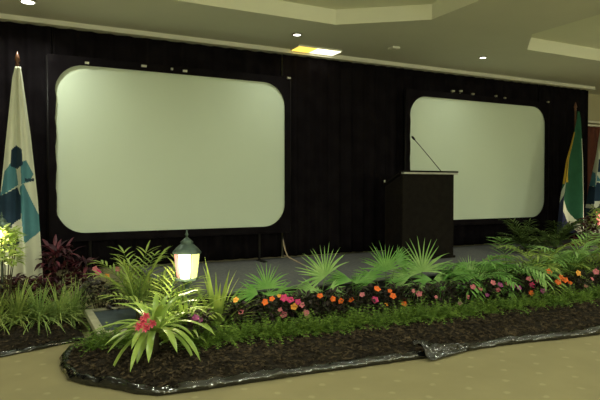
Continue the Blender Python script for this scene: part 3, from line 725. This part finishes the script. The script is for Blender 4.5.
# ------------------------------------------------------------------ lanterns
def lantern(label, px, py_bottom, py_top, Y, floor_z, group='lit garden lanterns', power=18, sp=None):
    bot, top = at(px, py_bottom, Y), at(px, py_top, Y); h = top.z - bot.z; s = h / .46
    t = thing('lantern', label, 'lantern', (bot.x, Y, floor_z), group)
    x, y, z = bot.x, Y, bot.z
    b = MB(); b.tube([(x, y, floor_z), (x, y, z)], .018*s, 10); b.lathe([(.07*s, 0), (.07*s, .012), (.022*s, .03)], 14, (x, y, floor_z)); P(t, b, 'post', M['lantern'], True)
    b = MB(); b.lathe([(.02*s, -.03*s), (.06*s, 0), (.105*s, .012*s), (.105*s, .03*s), (.095*s, .035*s)], 6, (x, y, z)); P(t, b, 'base', M['lantern'])
    names = ['pane_clear', 'pane_yellow', 'pane_pink', 'pane_pink', 'pane_clear', 'pane_yellow']
    rb, rt, z0, z1 = .088*s, .112*s, z + .037*s, z + .245*s
    dirs = [R(60*k + 33) for k in range(6)]
    for k in range(6):
        a, c = dirs[k], dirs[(k+1) % 6]; mid = (a + (c if k < 5 else c + 2*math.pi)) / 2
        f = V(math.cos(mid), math.sin(mid), 0); w = f.dot(ACROSS); fr = f.dot(TOCAM)
        nm = 'pane_clear' if abs(w) < .45 else ('pane_yellow' if w > 0 else 'pane_pink')
        b = MB()
        b.add([(x + rb*math.cos(a), y + rb*math.sin(a), z0), (x + rb*math.cos(c), y + rb*math.sin(c), z0), (x + rt*math.cos(c), y + rt*math.sin(c), z1), (x + rt*math.cos(a), y + rt*math.sin(a), z1)], [(0, 1, 2, 3)])
        o = P(t, b, 'pane', M[nm]); solid(o, .003)
        o.visible_shadow = True
        b = MB(); b.tube([(x + rb*math.cos(a), y + rb*math.sin(a), z0 - .005), (x + rt*math.cos(a), y + rt*math.sin(a), z1 + .005)], .006*s, 6); P(t, b, 'glazing_bar', M['lantern'])
    b = MB(); b.lathe([(.125*s, .245*s), (.13*s, .255*s), (.095*s, .295*s), (.06*s, .325*s), (.052*s, .335*s), (.058*s, .345*s), (.03*s, .37*s), (.012*s, .385*s)], 12, (x, y, z)); ro = P(t, b, 'roof', M['lantern'], True)
    b = MB(); b.lathe([(.010*s, .38*s), (.009*s, .40*s), (.018*s, .412*s), (.009*s, .425*s), (.005*s, .46*s)], 10, (x, y, z)); P(t, b, 'finial', M['lantern'], True, under=ro)
    b = MB(); b.lathe([(.012*s, .04*s), (.014*s, .09*s), (.045*s, .12*s), (.05*s, .16*s), (.03*s, .20*s), (.004*s, .215*s)], 12, (x, y, z)); P(t, b, 'bulb', M['glow'], True)
    for sg in (-1, 1):
        L = bpy.data.lights.new('lantern_light', 'POINT'); L.energy = power / 2; L.color = (1, .90, .55); L.shadow_soft_size = .05
        lo = bpy.data.objects.new('lantern_light', L); col.objects.link(lo); lo.location = V(x, y, z + .13*s) + TOCAM * .16 * s + ACROSS * sg * .05 * s
    return t
c = at(187, 280, -2.12)
lantern('glowing verdigris lantern with coloured panes among the plants under the left screen', 187, 281, 229, -2.2, hM(c.x, -2.2), power=10)
lantern('left-edge glowing lantern in front of the white flag', 2, 246, 212, -1.0, hL(at(2, 250, -1.0).x, -1.0), power=12)
lantern('far right glowing lantern beyond the national flag', 603, 228, 197, -1.05, SZ, power=6)
bushy('leafy_plant', 'lit yellow-green leafy plant around the left-edge lantern', 'plant', base_at(5, -1.2, hL), .84, .17, 260, .09, .035, ('spider', 'brom'), 151, low=.62)
bushy('leafy_plant', 'lit yellow-green leaves beside the far right lantern', 'plant', V(at(601, 230, -1.3).x, -1.3, SZ), .66, .20, 150, .13, .035, ('areca', 'spider'), 152, low=.5)

# ------------------------------------------------------------------ ceiling fittings and light
def downlight(label, X, Y, z=CZ, energy=60, lit=True, s=.05):
    t = thing('downlight', label, 'ceiling light', (X, Y, z), 'recessed ceiling downlights')
    b = MB(); b.lathe([(s*1.35, -.010), (s*1.3, -.014), (s, -.014), (s, -.002), (s*1.35, -.002)], 24); b.obj('trim_ring', M['plate'], t, smooth=True)
    b = MB(); b.lathe([(.001, -.0125), (s*.98, -.0125), (s*.98, -.004), (.001, -.004)], 24); b.obj('lens', M['lamp'], t)
    if energy:
        L = bpy.data.lights.new('downlight_beam', 'AREA'); L.shape = 'DISK'; L.size = .12; L.energy = energy; L.color = (.95, 1, .80); L.spread = R(150)
        lo = bpy.data.objects.new('downlight_beam', L); col.objects.link(lo); lo.location = (X, Y, z - .03)
    return t
for k, (px, py, lab) in enumerate(((28, 1, 'round downlight at the top left, cut by the picture edge'), (297, 34, 'round downlight above the amber and white ceiling panel'), (483, 57, 'small round downlight above the right screen'))):
    q = onz(px, py, CZ); downlight(lab, q.x, q.y, energy=(16, 5, 5)[k], s=(.062, .042, .042)[k])
for X in (-2.9, -1.0, 1.3, 3.5, 6.3, 8.4, 10.6):
    for Y in (-3.6, -5.9, -8.0):
        if (X, Y) == (1.3, -5.9): continue
        zz = CZ + .17 if (-1.6 < X < 4.1 or 5.6 < X < 11.2) else CZ
        downlight('round downlight in the ceiling over the room, out in front of the stage', X, Y, zz, energy=11)
# unseen fill lamps added on the rear wall to brighten the ceiling
for X in (-2.5, 1.5, 5.5, 9.5):
    t = thing('fill_lamp', 'added fill lamp on the rear wall facing the stage', 'fill lamp', (X, Y0, 2.0), 'added rear fill lamps')
    b = MB(); b.box(-.06, .06, .0, .03, -.10, .10); b.obj('back_plate', M['plate'], t)
    b = MB(); b.lathe([(.05, -.06), (.11, .06), (.105, .06), (.045, -.055)], 16, (0, .14, 0)); b.obj('shade', M['plate'], t, smooth=True)
    L = bpy.data.lights.new('fill_lamp_light', 'POINT'); L.energy = 140; L.color = (.95, 1, .80); L.shadow_soft_size = .25
    lo = bpy.data.objects.new('fill_lamp_light', L); col.objects.link(lo); lo.location = (X, Y0 + .45, 2.35)
# rectangular two-tone light at the cornice
a = onz(294, 47, CZ - .02); 
t = thing('ceiling_panel_light', 'rectangular ceiling light at the curtain top, amber at one end and white at the other', 'ceiling light', (3.62, -.25, CZ))
b = MB(); b.box(3.30, 3.95, -.32, -.07, CZ - .02, CZ - .001); P(t, b, 'housing', M['plate'])
b = MB(); b.box(3.31, 3.57, -.31, -.08, CZ - .028, CZ - .0205); P(t, b, 'lens', M['lamp_warm'])['label'] = 'amber glowing half'
b = MB(); b.box(3.572, 3.94, -.31, -.08, CZ - .028, CZ - .0205); P(t, b, 'lens', M['lamp_white'])['label'] = 'white glowing half'
q = onz(394, 47, CZ)
t = thing('ceiling_plate', 'small square pale plate on the ceiling between the screens', 'ceiling plate', (q.x, q.y, CZ))
b = MB(); b.box(-.06, .06, -.06, .06, -.03, -.001); bevel(b.obj('cover', M['plate'], t), .008)
b = MB(); b.lathe([(.035, -.04), (.03, -.045), (.001, -.045)], 16, (0, 0, .012)); b.obj('grille', M['ceiling'], t)

w = bpy.data.worlds.new('world'); sc.world = w; w.use_nodes = True
w.node_tree.nodes['Background'].inputs[0].default_value = (.5, .5, .4, 1); w.node_tree.nodes['Background'].inputs[1].default_value = .02

sc.view_settings.view_transform = 'Standard'; sc.view_settings.look = 'None'
sc.view_settings.gamma = 1; sc.view_settings.use_curve_mapping = False
sc.view_settings.exposure = 0.0
